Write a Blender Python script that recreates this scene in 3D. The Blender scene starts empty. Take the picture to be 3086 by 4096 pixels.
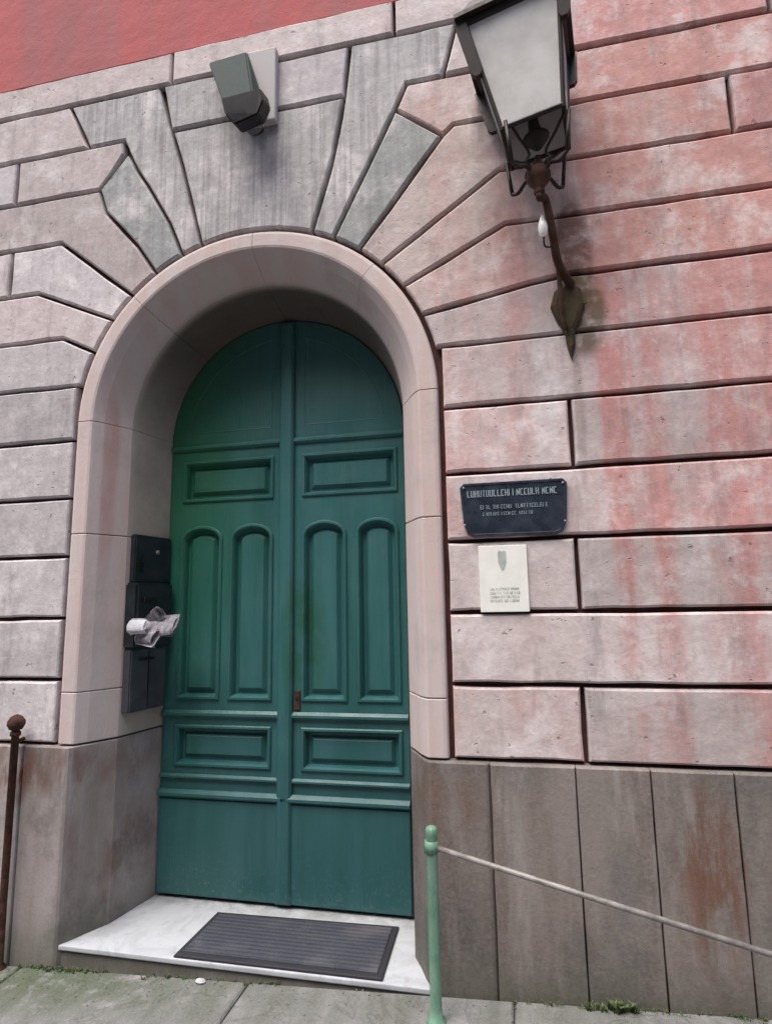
import bpy, bmesh, math, random
from mathutils import Vector, Matrix
random.seed(7)
S = bpy.context.scene
COL = S.collection
# ---------------------------------------------------------------- camera, sky, sun, exposure
F, YAW, PIT, ROL = 2400.0, 0.21518, 0.15228, -0.01743      # focal length in photo pixels, angles in radians
D, ZC = 2.7, 1.63                                         # distance to the facade, height of the lens
cy, sy, cp, sp, cr, sr = math.cos(YAW), math.sin(YAW), math.cos(PIT), math.sin(PIT), math.cos(ROL), math.sin(ROL)
FWD = Vector((-sy*cp, cy*cp, sp)); RT = Vector((cy, sy, 0)); UP = RT.cross(FWD)
R2 = cr*RT + sr*UP; U2 = -sr*RT + cr*UP
cam = bpy.data.cameras.new('camera'); camo = bpy.data.objects.new('camera', cam); COL.objects.link(camo)
m = Matrix((R2, U2, -FWD)).transposed().to_4x4(); m.translation = Vector((0, -D, ZC)); camo.matrix_world = m
cam.sensor_fit = 'VERTICAL'; cam.sensor_height = 24.0; cam.lens = 24.0*F/4096
cam.clip_start = 0.05; cam.clip_end = 500
S.camera = camo

w = bpy.data.worlds.new('World'); S.world = w; w.use_nodes = True
nt = w.node_tree; bg = nt.nodes['Background']
sky = nt.nodes.new('ShaderNodeTexSky'); sky.sky_type = 'NISHITA'; sky.sun_disc = False
SUN_EL, SUN_AZ = math.radians(66), math.radians(-28)       # azimuth measured from straight out of the wall, to the left
sky.sun_elevation = SUN_EL; sky.sun_rotation = math.radians(180 + 28)
sky.air_density = 1.0; sky.dust_density = 4.0; sky.ozone_density = 1.0
nt.links.new(sky.outputs[0], bg.inputs[0]); bg.inputs[1].default_value = 0.09
sl = bpy.data.lights.new('sun', 'SUN'); sl.energy = 1.35; sl.angle = math.radians(50); sl.color = (1.0, 0.965, 0.925)
so = bpy.data.objects.new('sun', sl); COL.objects.link(so)
sd = Vector((math.sin(SUN_AZ)*math.cos(SUN_EL), -math.cos(SUN_AZ)*math.cos(SUN_EL), math.sin(SUN_EL)))
so.rotation_euler = sd.to_track_quat('Z', 'Y').to_euler(); so.location = sd*20
S.view_settings.view_transform = 'Standard'; S.view_settings.look = 'None'
S.view_settings.gamma = 1; S.view_settings.use_curve_mapping = False
S.view_settings.exposure = 1.7

# ---------------------------------------------------------------- helpers
def W(px, py, y=0.0):
    """the point of the plane y = const (parallel to the facade) measured at a photo pixel"""
    d = FWD + (px-1543)/F*R2 - (py-2048)/F*U2
    t = (D+y)/d.y
    return (d.x*t, ZC + d.z*t)

def empty(name, label, cat, loc=(0, 0, 0), group=None, kind=None):
    o = bpy.data.objects.new(name, None); COL.objects.link(o); o.location = loc; o.empty_display_size = .1
    if label: o['label'] = label
    if cat: o['category'] = cat
    if group: o['group'] = group
    if kind: o['kind'] = kind
    return o
def link(name, me, mat, parent=None, smooth=False):
    if mat and not me.materials: me.materials.append(mat)
    o = bpy.data.objects.new(name, me); COL.objects.link(o)
    if parent:
        o.parent = parent
        p = parent; off = Vector((0, 0, 0))
        while p: off += p.location; p = p.parent
        me.transform(Matrix.Translation(-off))
    if smooth:
        for f in me.polygons: f.use_smooth = True
    return o
def from_bm(name, bm, mat, parent=None, smooth=False):
    bmesh.ops.recalc_face_normals(bm, faces=bm.faces)
    me = bpy.data.meshes.new(name); bm.to_mesh(me); bm.free()
    return link(name, me, mat, parent, smooth)
def area(p): return .5*sum(p[i][0]*p[(i+1) % len(p)][1]-p[(i+1) % len(p)][0]*p[i][1] for i in range(len(p)))
def inset(p, d):
    """offset a CCW polygon inwards by d"""
    n = len(p); out = []
    for i in range(n):
        a, b, c = Vector(p[i-1]), Vector(p[i]), Vector(p[(i+1) % n])
        e1 = (b-a).normalized(); e2 = (c-b).normalized()
        n1 = Vector((-e1.y, e1.x)); n2 = Vector((-e2.y, e2.x))
        k = n1+n2; L = k.length
        if L < 1e-6: out.append(tuple(b+n1*d)); continue
        k /= L; s = max(.45, k.dot(n1)); out.append(tuple(b+k*(d/s)))
    return out
def clean(p, eps=.004):
    q = []
    for a in p:
        if not q or math.dist(a, q[-1]) > eps: q.append(a)
    if math.dist(q[0], q[-1]) < eps: q.pop()
    return q if area(q) > 0 else q[::-1]
def loops(bm, poly, prof, back=True, fan=False):
    """stack of inset copies of poly (x,z) at depths y: prof = [(inset, y), ...] from back to front; last one capped"""
    rings = []
    for d, y in prof:
        q = inset(poly, d) if d else poly
        rings.append([bm.verts.new((a, y, b)) for a, b in q])
    n = len(poly)
    for r, s in zip(rings, rings[1:]):
        for i in range(n): bm.faces.new((r[i], r[(i+1) % n], s[(i+1) % n], s[i]))
    if fan:
        c = Vector((0, 0, 0))
        for v in rings[-1]: c += v.co
        c = bm.verts.new(c/n)
        for i in range(n): bm.faces.new((rings[-1][i], rings[-1][(i+1) % n], c))
    else: bm.faces.new(rings[-1])
    if back: bm.faces.new(rings[0][::-1])
def box(bm, x0, x1, y0, y1, z0, z1, bev=0.0, seg=2):
    v = [bm.verts.new((x, y, z)) for x in (x0, x1) for y in (y0, y1) for z in (z0, z1)]
    fs = [bm.faces.new([v[i] for i in q]) for q in ((0, 1, 3, 2), (4, 6, 7, 5), (0, 4, 5, 1), (2, 3, 7, 6), (0, 2, 6, 4), (1, 5, 7, 3))]
    if bev:
        es = {e for f in fs for e in f.edges}
        bmesh.ops.bevel(bm, geom=list(es), offset=bev, segments=seg, affect='EDGES', profile=.6)
    return v
def tube(bm, pts, rad, n=10, cap=True):
    pts = [Vector(p) for p in pts]; rs = rad if isinstance(rad, (list, tuple)) else [rad]*len(pts)
    t0 = (pts[1]-pts[0]).normalized(); u = t0.orthogonal().normalized(); prev = None; rings = []
    for i, p in enumerate(pts):
        t = ((pts[i+1] if i+1 < len(pts) else p)-(pts[i-1] if i else p)).normalized()
        u = (u-t*u.dot(t)).normalized(); v = t.cross(u)
        rings.append([bm.verts.new(p+(u*math.cos(a)+v*math.sin(a))*rs[i]) for a in [2*math.pi*k/n for k in range(n)]])
    for r, s in zip(rings, rings[1:]):
        for k in range(n): bm.faces.new((r[k], r[(k+1) % n], s[(k+1) % n], s[k]))
    if cap: bm.faces.new(rings[0][::-1]); bm.faces.new(rings[-1])
def lathe(bm, c, prof, n=20):
    """prof [(r, z)] around a vertical axis through c"""
    rings = [[bm.verts.new((c[0]+r*math.cos(2*math.pi*k/n), c[1]+r*math.sin(2*math.pi*k/n), c[2]+z)) for k in range(n)] for r, z in prof]
    for r, s in zip(rings, rings[1:]):
        for k in range(n): bm.faces.new((r[k], r[(k+1) % n], s[(k+1) % n], s[k]))
    bm.faces.new(rings[0][::-1]); bm.faces.new(rings[-1])
def bez(p, n=16):
    out = []
    P = [Vector(a) for a in p]
    for i in range(len(P)-1):
        a, b, c, d = P[max(i-1, 0)], P[i], P[i+1], P[min(i+2, len(P)-1)]
        for k in range(n):
            t = k/n
            out.append(.5*((2*b)+(c-a)*t+(2*a-5*b+4*c-d)*t*t+(3*b-a-3*c+d)*t**3))
    out.append(P[-1]); return out

# ---------------------------------------------------------------- materials
class N:
    def __init__(s, name, rough=.8, spec=.3, metal=0.0):
        s.m = bpy.data.materials.new(name); s.m.use_nodes = True; s.t = s.m.node_tree
        s.b = s.t.nodes['Principled BSDF']; s.b.inputs['Roughness'].default_value = rough
        s.b.inputs['Specular IOR Level'].default_value = spec; s.b.inputs['Metallic'].default_value = metal
        g = s.t.nodes.new('ShaderNodeNewGeometry'); s.pos = g.outputs['Position']
        sx = s.t.nodes.new('ShaderNodeSeparateXYZ'); s.l(s.pos, sx.inputs[0]); s.X, s.Y, s.Z = sx.outputs
        s.rnd = s.t.nodes.new('ShaderNodeObjectInfo').outputs['Random']
    def l(s, a, b): s.t.links.new(a, b)
    def put(s, v, sock):
        if hasattr(v, 'is_output') or isinstance(v, bpy.types.NodeSocket): s.l(v, sock)
        elif isinstance(v, (tuple, list)) and len(v) == 3 and sock.type == 'RGBA': sock.default_value = (*v, 1)
        else: sock.default_value = v
    def math(s, op, a, b=0.0, c=None, clamp=False):
        n = s.t.nodes.new('ShaderNodeMath'); n.operation = op; n.use_clamp = clamp
        s.put(a, n.inputs[0]); s.put(b, n.inputs[1])
        if c is not None: s.put(c, n.inputs[2])
        return n.outputs[0]
    def noise(s, scale=1.0, stretch=(1, 1, 1), detail=6, rough=.6, off=(0, 0, 0), dist=0.0):
        mp = s.t.nodes.new('ShaderNodeMapping'); s.l(s.pos, mp.inputs[0])
        mp.inputs['Scale'].default_value = stretch; mp.inputs['Location'].default_value = off
        n = s.t.nodes.new('ShaderNodeTexNoise'); s.l(mp.outputs[0], n.inputs['Vector'])
        n.inputs['Scale'].default_value = scale; n.inputs['Detail'].default_value = detail
        n.inputs['Roughness'].default_value = rough; n.inputs['Distortion'].default_value = dist
        return n.outputs[0]
    def ramp(s, v, a, b, lo=0.0, hi=1.0):
        n = s.t.nodes.new('ShaderNodeMapRange'); n.clamp = True; n.interpolation_type = 'SMOOTHSTEP'
        s.put(v, n.inputs[0]); n.inputs[1].default_value = a; n.inputs[2].default_value = b
        n.inputs[3].default_value = lo; n.inputs[4].default_value = hi; return n.outputs[0]
    def mix(s, f, a, b, blend='MIX'):
        n = s.t.nodes.new('ShaderNodeMix'); n.data_type = 'RGBA'; n.blend_type = blend
        s.put(f, n.inputs[0]); s.put(a, n.inputs[6]); s.put(b, n.inputs[7]); return n.outputs[2]
    def blob(s, cx, cz, wx, wz):
        dx = s.math('DIVIDE', s.math('SUBTRACT', s.X, cx), wx); dz = s.math('DIVIDE', s.math('SUBTRACT', s.Z, cz), wz)
        r = s.math('ADD', s.math('MULTIPLY', dx, dx), s.math('MULTIPLY', dz, dz))
        return s.ramp(r, 1.0, 0.0)
    def color(s, c): s.put(c, s.b.inputs['Base Color'])
    def bump(s, pairs, strength=.5):
        prev = None
        for h, d in pairs:
            n = s.t.nodes.new('ShaderNodeBump'); n.inputs['Strength'].default_value = strength
            n.inputs['Distance'].default_value = d; s.l(h, n.inputs['Height'])
            if prev: s.l(prev, n.inputs['Normal'])
            prev = n.outputs[0]
        s.l(prev, s.b.inputs['Normal'])

def stone_mat(name, grey, pink, bias=0.0, tone=.34, tool=0.0):
    n = N(name, .88, .2)
    streak = n.noise(1.0, (4.6, .1, .22), 5, .55, (3.1, 0, 0))
    streak2 = n.noise(1.0, (11, .1, .7), 4, .6, (9.1, 0, 2))
    patch = n.noise(2.2, (1, 1, 1.3), 6, .65)
    side = n.ramp(n.X, -1.6, 1.1, -.12, .16)                         # the right of the facade kept more of its red wash
    f = n.math('ADD', n.math('MULTIPLY', streak, .75), n.math('MULTIPLY', patch, .6))
    f = n.math('ADD', f, n.math('MULTIPLY', streak2, .25))
    f = n.math('ADD', f, side); f = n.math('ADD', f, n.math('MULTIPLY', n.rnd, .18))
    run1 = n.blob(.50, 2.6, .20, 3.6); run2 = n.blob(1.02, 2.9, .38, 3.6)   # old red wash carried down the wall
    flake = n.ramp(n.noise(16, (1, 1, .6), 5, .7, (4, 4, 4)), .36, .50)
    runs = n.math('MULTIPLY', n.math('ADD', run1, run2, clamp=True), n.ramp(n.noise(1.0, (7, .1, .30), 6, .65, (7, 0, 0)), .36, .60, .25, 1))
    f = n.math('ADD', f, n.math('MULTIPLY', n.math('MULTIPLY', runs, .42), n.math('ADD', n.math('MULTIPLY', flake, .6), .4)))
    f = n.ramp(f, .88-bias, 1.34-bias, 0, .92)
    c = n.mix(f, grey, pink)
    worn = n.noise(4.5, (1, 1, 1), 8, .7, (5, 1, 7)); fine = n.noise(30, (1, 1, 1), 5, .7); mid = n.noise(9, (1, 1, 1), 4, .6, (2, 2, 2))
    c = n.mix(n.ramp(worn, .47, .66, 0, .65), c, (.64, .59, .585))     # pale worn scabs
    dirt = n.noise(1.0, (9, 1, 1.6), 7, .7, (1, 4, 8))
    c = n.mix(n.ramp(dirt, .50, .68, 0, .42), c, (.21, .185, .185))
    if tool: c = n.mix(n.ramp(n.noise(1.0, (26, 1, .8), 5, .7, (3, 0, 1)), .44, .60, 0, tool), c, (.20, .175, .185))
    chip = n.ramp(n.noise(21, (1, 1, 1), 3, .6, (6, 1, 3)), .66, .71)
    c = n.mix(n.math('MULTIPLY', chip, .5), c, (.20, .15, .14))
    v = n.math('ADD', n.math('MULTIPLY', n.rnd, tone), 1-tone/2)
    v = n.math('MULTIPLY', v, n.ramp(fine, .25, .75, .90, 1.08)); v = n.math('MULTIPLY', v, n.ramp(mid, .3, .7, .90, 1.08))
    vv = n.t.nodes.new('ShaderNodeCombineColor')
    for i in range(3): n.l(v, vv.inputs[i])
    c = n.mix(1.0, c, vv.outputs[0], 'MULTIPLY')
    # rust washed out of the lantern bracket
    r1 = n.math('MULTIPLY', n.ramp(n.blob(.315, 3.20, .11, .42), .05, .75), n.ramp(mid, .32, .56, .25, 1))
    r2 = n.math('MULTIPLY', n.ramp(n.blob(.345, 2.93, .13, .28), .05, .75), n.ramp(mid, .32, .56, .25, 1))
    c = n.mix(n.math('MULTIPLY', r1, .85), c, (.115, .055, .04)); c = n.mix(n.math('MULTIPLY', r2, .85), c, (.11, .08, .045))
    r3 = n.blob(.30, 2.45, .03, .45); c = n.mix(n.math('MULTIPLY', r3, .35), c, (.16, .09, .07))
    n.color(c)
    n.bump([(mid, .006), (worn, .008), (fine, .002), (n.math('MULTIPLY', chip, -1.0), .004)], .7)
    return n.m
M_stone = stone_mat('weathered_pink_stone', (.48, .415, .405), (.48, .235, .22))
M_stone_l = stone_mat('weathered_lilac_stone', (.44, .405, .415), (.43, .30, .30), -.08)
M_grey = stone_mat('grey_green_stone', (.30, .31, .305), (.33, .28, .28), -.25, .1, .3)
M_key = stone_mat('pale_grey_stone', (.40, .385, .385), (.34, .29, .29), -.20, .20, .5)
M_pale = stone_mat('pale_pink_stone', (.52, .45, .44), (.48, .28, .27), -.05, .10)

M_salmon = stone_mat('salmon_washed_stone', (.50, .42, .40), (.48, .25, .225), .12, .16)
def frame_mat():
    n = N('smooth_frame_stone', .8, .25)
    a = n.noise(1.0, (9, 3, 1.2), 6, .6); b = n.noise(3.0, (1, 1, 1), 8, .7); f = n.noise(60, (1, 1, 1), 4, .6)
    c = n.mix(n.ramp(a, .35, .65), (.51, .445, .435), (.50, .385, .36))
    c = n.mix(n.ramp(b, .5, .72, 0, .5), c, (.33, .295, .275))
    red = n.math('MULTIPLY', n.blob(-2.135, 2.45, .03, .75), n.ramp(a, .3, .6, .3, 1)); c = n.mix(n.math('MULTIPLY', red, .55), c, (.42, .16, .13))
    c = n.mix(n.ramp(f, .3, .8, 0, .2), c, (.5, .45, .43))
    inner = n.ramp(n.Y, .15, .26)                                        # duller warm beige inside the reveal
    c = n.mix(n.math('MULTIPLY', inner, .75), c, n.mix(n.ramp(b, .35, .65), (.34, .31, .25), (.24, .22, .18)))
    soffit_shade = n.math('MULTIPLY', n.ramp(n.Z, 2.5, 3.2), n.ramp(n.Y, .16, .24)); c = n.mix(n.math('MULTIPLY', soffit_shade, .85), c, (.04, .036, .032))  # shade at the head of the recess, painted into the soffit colour
    n.color(c); n.bump([(b, .006), (f, .002)], .6); return n.m
M_frame = frame_mat()

def granite_mat(name, a, b, rusty):
    n = N(name, .82, .3)
    s1 = n.noise(1.0, (5.5, 2, .8), 6, .65, (2, 0, 4)); s2 = n.noise(2.6, (1, 1, .7), 8, .7, (0, 3, 1)); f = n.noise(70, (1, 1, 1), 4, .7)
    c = n.mix(n.ramp(s1, .38, .62), a, b)
    c = n.mix(n.ramp(s2, .44, .62, 0, .6), c, (.085, .082, .076)); s3 = n.noise(1.0, (8, 2, 1.6), 7, .7, (6, 2, 2)); c = n.mix(n.ramp(s3, .52, .68, 0, .6), c, (.27, .25, .24))
    v = n.ramp(n.rnd, 0, 1, .78, 1.2); vv = n.t.nodes.new('ShaderNodeCombineColor')
    for i in range(3): n.l(v, vv.inputs[i])
    c = n.mix(1.0, c, vv.outputs[0], 'MULTIPLY')
    c = n.mix(n.ramp(f, .3, .75, 0, .35), c, (.27, .24, .225))
    for (cx, cz, wx, wz, k) in rusty:
        q = n.math('MULTIPLY', n.blob(cx, cz, wx, wz), n.ramp(n.noise(1.0, (14, 3, 3), 5, .7), .38, .6))
        c = n.mix(n.math('MULTIPLY', q, k), c, (.13, .055, .032))
    damp = n.ramp(n.math('ADD', n.Z, n.math('MULTIPLY', s2, -.25)), .16, -.12); c = n.mix(n.math('MULTIPLY', damp, .5), c, (.07, .08, .05))
    n.color(c); n.bump([(s2, .010), (s1, .006), (f, .002)], .8); return n.m
M_gran_r = granite_mat('brown_plinth_granite', (.185, .160, .145), (.135, .105, .092), [(.66, .58, .16, .42, .8), (-.35, .8, .25, .2, .35), (1.1, .5, .3, .5, .4)])
M_gran_l = granite_mat('pinkish_plinth_granite', (.33, .295, .29), (.24, .205, .19), [(-2.25, .85, .30, .14, .55), (-2.07, .35, .05, .35, .5), (-2.50, .85, .16, .22, .9), (-2.18, .62, .03, .5, .3)])

def plain(name, col, rough=.6, metal=0, spec=.4, var=.25, scale=12, bump=.001):
    n = N(name, rough, spec, metal)
    a = n.noise(scale, (1, 1, 1), 6, .65)
    c = n.mix(n.ramp(a, .3, .7), tuple(x*(1-var) for x in col), tuple(min(1, x*(1+var)) for x in col))
    n.color(c); n.bump([(a, bump)], .6)
    n.l(n.ramp(a, .3, .7, max(0, rough-.1), min(1, rough+.1)), n.b.inputs['Roughness']); return n.m
M_joint = plain('dark_red_joint', (.085, .035, .032), .95, var=.35)
def plaster():
    n = N('red_plaster', .9, .15)
    a = n.noise(1.0, (2.2, 1, .35), 5, .6); b = n.noise(7, (1, 1, 1), 7, .6); f = n.noise(120, (1, 1, 1), 2)
    c = n.mix(n.ramp(a, .3, .7), (.43, .115, .115), (.33, .125, .125)); c = n.mix(n.ramp(b, .5, .8, 0, .4), c, (.42, .14, .12))
    c = n.mix(n.ramp(n.noise(1.0, (3, 1, .5), 6, .7, (8, 0, 3)), .52, .66, 0, .5), c, (.30, .15, .15)); n.color(c); n.bump([(b, .010), (f, .002)], .8); return n.m
M_plaster = plaster()
def door_mat():
    n = N('teal_door_paint', .36, .45)
    a = n.noise(1.0, (7, 1, .8), 5, .6); b = n.noise(4, (1, 1, 1), 7, .65); f = n.noise(1.0, (90, 10, 5), 3, .6); d = n.noise(45, (1, 1, 1), 4, .7)
    c = n.mix(n.ramp(a, .3, .7), (.020, .096, .090), (.040, .135, .140))
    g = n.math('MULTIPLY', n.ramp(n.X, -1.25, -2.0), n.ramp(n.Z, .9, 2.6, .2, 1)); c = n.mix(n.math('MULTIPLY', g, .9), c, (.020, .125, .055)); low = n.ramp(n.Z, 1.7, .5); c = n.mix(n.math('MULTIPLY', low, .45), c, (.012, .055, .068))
    g2 = n.math('MULTIPLY', n.blob(-1.17, 1.45, .16, .55), n.ramp(b, .35, .6)); c = n.mix(n.math('MULTIPLY', g2, .7), c, (.010, .070, .022))
    top_shade = n.math('MULTIPLY', n.ramp(n.Z, 2.5, 3.05), n.ramp(b, .3, .7, .6, 1)); c = n.mix(n.math('MULTIPLY', top_shade, .4), c, (.028, .062, .040))  # shade under the arch, put into the paint colour of the door top
    c = n.mix(n.ramp(b, .55, .8, 0, .35), c, (.06, .16, .155)); wk = n.ramp(n.noise(1.0, (60, 20, 9), 5, .7, (1, 5, 2)), .66, .70); c = n.mix(n.math('MULTIPLY', n.math('MULTIPLY', wk, n.ramp(b, .45, .6)), .5), c, (.10, .12, .10))
    sc = n.math('MULTIPLY', n.ramp(n.Z, .42, .09), n.ramp(d, .54, .66)); c = n.mix(n.math('MULTIPLY', sc, .35), c, (.13, .16, .15))
    n.color(c); n.l(n.ramp(b, .3, .7, .30, .5), n.b.inputs['Roughness']); n.bump([(f, .0022), (b, .003), (d, .0008)], .8); return n.m
M_door = door_mat()
def marble():
    n = N('white_marble', .5, .4); a = n.noise(3, (1, 1, 1), 8, .65, (0, 0, 0), 1.2); b = n.noise(14, (1, 1, 1), 6, .7); f = n.noise(80, (1, 1, 1), 3, .7)
    c = n.mix(n.ramp(a, .45, .6), (.44, .46, .49), (.37, .385, .41)); c = n.mix(n.ramp(b, .55, .72, 0, .5), c, (.24, .23, .21))
    e = n.math('MULTIPLY', n.ramp(n.Y, .36, .50), n.ramp(b, .35, .6)); c = n.mix(n.math('MULTIPLY', e, .6), c, (.15, .15, .13)); c = n.mix(n.ramp(f, .62, .72, 0, .4), c, (.15, .14, .12))
    n.color(c); n.bump([(b, .002)], .4); return n.m
M_marble = marble()
def mat_mat():
    n = N('ribbed_doormat', .95, .1)
    rib = n.math('SINE', n.math('MULTIPLY', n.Y, 2*math.pi/.03)); a = n.noise(220, (1, 1, 1), 2); b = n.noise(4, (1, 1, 1), 5)
    c = n.mix(n.ramp(rib, -1, 1), (.034, .038, .052), (.048, .053, .070)); c = n.mix(n.ramp(b, .45, .7, 0, .5), c, (.13, .12, .13)); c = n.mix(n.ramp(a, .4, .7, 0, .4), c, (.12, .12, .13))
    n.color(c); n.bump([(rib, .0018), (a, .003)], .9); return n.m
M_mat = mat_mat()
M_rubber = plain('black_rubber', (.02, .02, .025), .8, var=.2)
M_iron = plain('black_iron', (.018, .012, .011), .55, .3, .4, .35, 30)
M_rust = plain('rusty_iron', (.060, .028, .018), .85, .2, .3, .5, 25, .003)
M_bronze = plain('olive_brown_iron', (.050, .036, .018), .8, .2, .3, .45, 20, .004)
M_ceram = plain('white_porcelain', (.85, .83, .78), .2, 0, .6, .04)
M_lampgreen = plain('grey_green_enamel', (.055, .068, .064), .85, 0, .1, .25)
M_black = plain('black_plastic', (.010, .009, .011), .5, 0, .4, .2)
M_plastic = plain('pale_grey_plastic', (.40, .375, .37), .8, 0, .4, .05)
M_box = plain('charcoal_metal', (.025, .030, .034), .38, .3, .5, .25)
M_box2 = plain('slate_grey_metal', (.070, .075, .090), .4, .3, .5, .15)
M_plaque = plain('dark_blue_enamel', (.020, .026, .040), .3, 0, .5, .25)
M_ink = plain('pale_lettering', (.27, .33, .37), .6, 0, .3, .15)
M_paper = plain('white_notice_card', (.72, .72, .67), .6, 0, .3, .05)
M_grey_ink = plain('grey_print', (.36, .38, .36), .8, 0, .2, .2)
M_news = plain('grey_white_newsprint', (.42, .40, .44), .85, 0, .2, .35, 40)
M_white = plain('white_paper', (.80, .80, .84), .6, 0, .3, .05)
def post_mat():
    n = N('sage_green_paint', .5, .4); a = n.noise(18, (1, 1, .4), 6, .7); b = n.noise(60, (1, 1, 1), 4, .7)
    c = n.mix(n.ramp(a, .35, .65), (.10, .22, .15), (.17, .28, .21)); c = n.mix(n.ramp(b, .62, .72, 0, .7), c, (.12, .09, .06))
    n.color(c); n.bump([(b, .002)], .5); return n.m
M_post = post_mat()
M_rail = plain('dull_galvanised_steel', (.24, .225, .21), .55, .3, .4, .3, 20)
M_bulb = plain('frosted_bulb', (.85, .83, .8), .3, 0, .4, .02)
def glass():
    n = N('milky_lantern_glass', .22, .6); a = n.noise(7, (1, 1, 1), 6, .65)
    n.color(n.mix(n.ramp(a, .3, .7), (.72, .69, .67), (.88, .86, .84)))
    n.b.inputs['Transmission Weight'].default_value = .30; n.b.inputs['IOR'].default_value = 1.25; n.bump([(a, .002)], .5); return n.m
M_glass = glass()
def paving():
    n = N('worn_grey_paving', .88, .25); a = n.noise(1.0, (9, 1.6, 1), 6, .6, (4, 0, 0)); b = n.noise(9, (1, 1, 1), 8, .7); f = n.noise(90, (1, 1, 1), 3, .7)
    c = n.mix(n.ramp(a, .35, .65), (.15, .15, .145), (.235, .23, .24)); c = n.mix(n.ramp(b, .48, .7, 0, .5), c, (.11, .105, .10))
    c = n.mix(n.ramp(f, .3, .75, 0, .35), c, (.32, .31, .30))
    g = n.math('MULTIPLY', n.ramp(n.Y, -.60, -.10), n.ramp(b, .34, .50)); gl = n.ramp(n.X, -1.0, -2.2, .4, 1)
    c = n.mix(n.math('MULTIPLY', n.math('MULTIPLY', g, gl), .85), c, (.075, .095, .055)); crack = n.ramp(n.math('ABSOLUTE', n.math('SUBTRACT', n.noise(1.6, (1, 1, 1), 6, .6, (3, 3, 0), .8), .5)), .012, .0); c = n.mix(n.math('MULTIPLY', crack, .22), c, (.06, .06, .045))
    n.color(c); n.bump([(b, .020), (f, .004), (n.math('MULTIPLY', crack, -1.0), .002)], .9); return n.m
M_pave = paving()
M_earth = plain('mossy_earth', (.06, .07, .035), .95, var=.4)
M_ground = plain('grey_street_surface', (.16, .155, .15), .9, var=.25, scale=6, bump=.01)
M_leaf = plain('weed_leaf', (.075, .105, .04), .6, 0, .3, .4, 25)
M_moss = plain('moss_green', (.07, .10, .04), .9, 0, .2, .4, 30)

# ---------------------------------------------------------------- the facade
fac = empty('building_facade', 'rusticated pink and grey stone house front with round arched portal and red plaster above', 'building')
CX, ZS = -1.3068, 2.6101
RS = .367*D
Z = [ZC+D*v for v in (-.246, -.130, -.016, .102, .217, .334, .448, .553, .662, .770, .880, .986, 1.099, 1.178)]
XL, XR = -6.5, 5.0
# backing wall (seen only in the joints), one notched outline
arch = [(CX+.955*math.cos(a), ZS+.955*math.sin(a)) for a in [math.pi-math.pi*i/24 for i in range(25)]]
outl = [(XL, -.6), (CX-.955, -.6)] + arch + [(CX+.955, -.6), (XR, -.6), (XR, 8.2), (XL, 8.2)]
bm = bmesh.new(); loops(bm, clean(outl), [(0, .40), (0, .048)]); from_bm('backing_wall', bm, M_joint, fac)
bm = bmesh.new(); box(bm, XL, XR,   .010, .047, Z[13]+.004, 8.2); from_bm('plaster_wall', bm, M_plaster, fac)

def stone(poly, mat, y=0.0, gap=.0085, bev=.010, chips=(0, 0, .0012, .002, .0042), name='stone_block', parent=None, back=.065, jit=.0035):
    q = clean(poly); p = []
    for i, a in enumerate(q):                                       # uneven, slightly chipped arrises
        b = q[(i+1) % len(q)]; L = math.dist(a, b); k = max(1, min(14, int(L/.11)))
        for j in range(k):
            t = j/k+(random.uniform(-.25, .25)/k if j else 0); e = random.choice(chips) if j else 0
            nx, nz = -(b[1]-a[1])/L, (b[0]-a[0])/L
            p.append((a[0]+(b[0]-a[0])*t+nx*e, a[1]+(b[1]-a[1])*t+nz*e))
    bm = bmesh.new(); y += random.uniform(-jit, jit)
    loops(bm, p, [(gap, back), (gap, y+.015), (gap+bev*.28, y+.005), (gap+bev, y)])
    for v in bm.verts:
        if y+.001 < v.co.y < y+.02: v.co.y += random.uniform(-.0012, .0012)
    return from_bm(name, bm, mat, parent or fac)
def snap(p):
    x, z = p
    if z >= ZS:
        d = math.hypot(x-CX, z-ZS); return (CX+(x-CX)*RS/d, ZS+(z-ZS)*RS/d)
    return (CX+math.copysign(RS, x-CX), z)
def ring(p, q):
    """edge of the archivolt from p to q (both snapped)"""
    p, q = snap(p), snap(q); out = [p]
    if p[1] < ZS and q[1] < ZS: return [p, q]
    a = math.atan2(p[1]-ZS, p[0]-CX) if p[1] >= ZS else (math.pi if p[0] < CX else 0)
    b = math.atan2(q[1]-ZS, q[0]-CX) if q[1] >= ZS else (math.pi if q[0] < CX else 0)
    n = max(2, int(abs(b-a)/.06))
    if p[1] < ZS: out.append((CX+RS*math.cos(a), ZS))
    out += [(CX+RS*math.cos(a+(b-a)*i/n), ZS+RS*math.sin(a+(b-a)*i/n)) for i in range(1, n)]
    if q[1] < ZS: out.append((CX+RS*math.cos(b), ZS))
    out.append(q); return out
def onz(px, k):
    """photo column px on the bed joint k"""
    lo = W(px, 0)[1]; a, b = 0, 4096
    for _ in range(40):
        mid = (a+b)/2
        if W(px, mid)[1] > Z[k]: a = mid
        else: b = mid
    return (W(px, a)[0], Z[k])
def course(k, x0, x1, mat, **kw): stone([(x0, Z[k]), (x1, Z[k]), (x1, Z[k+1]), (x0, Z[k+1])], mat, **kw)
FLX, FRX = CX-RS, CX+RS
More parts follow.
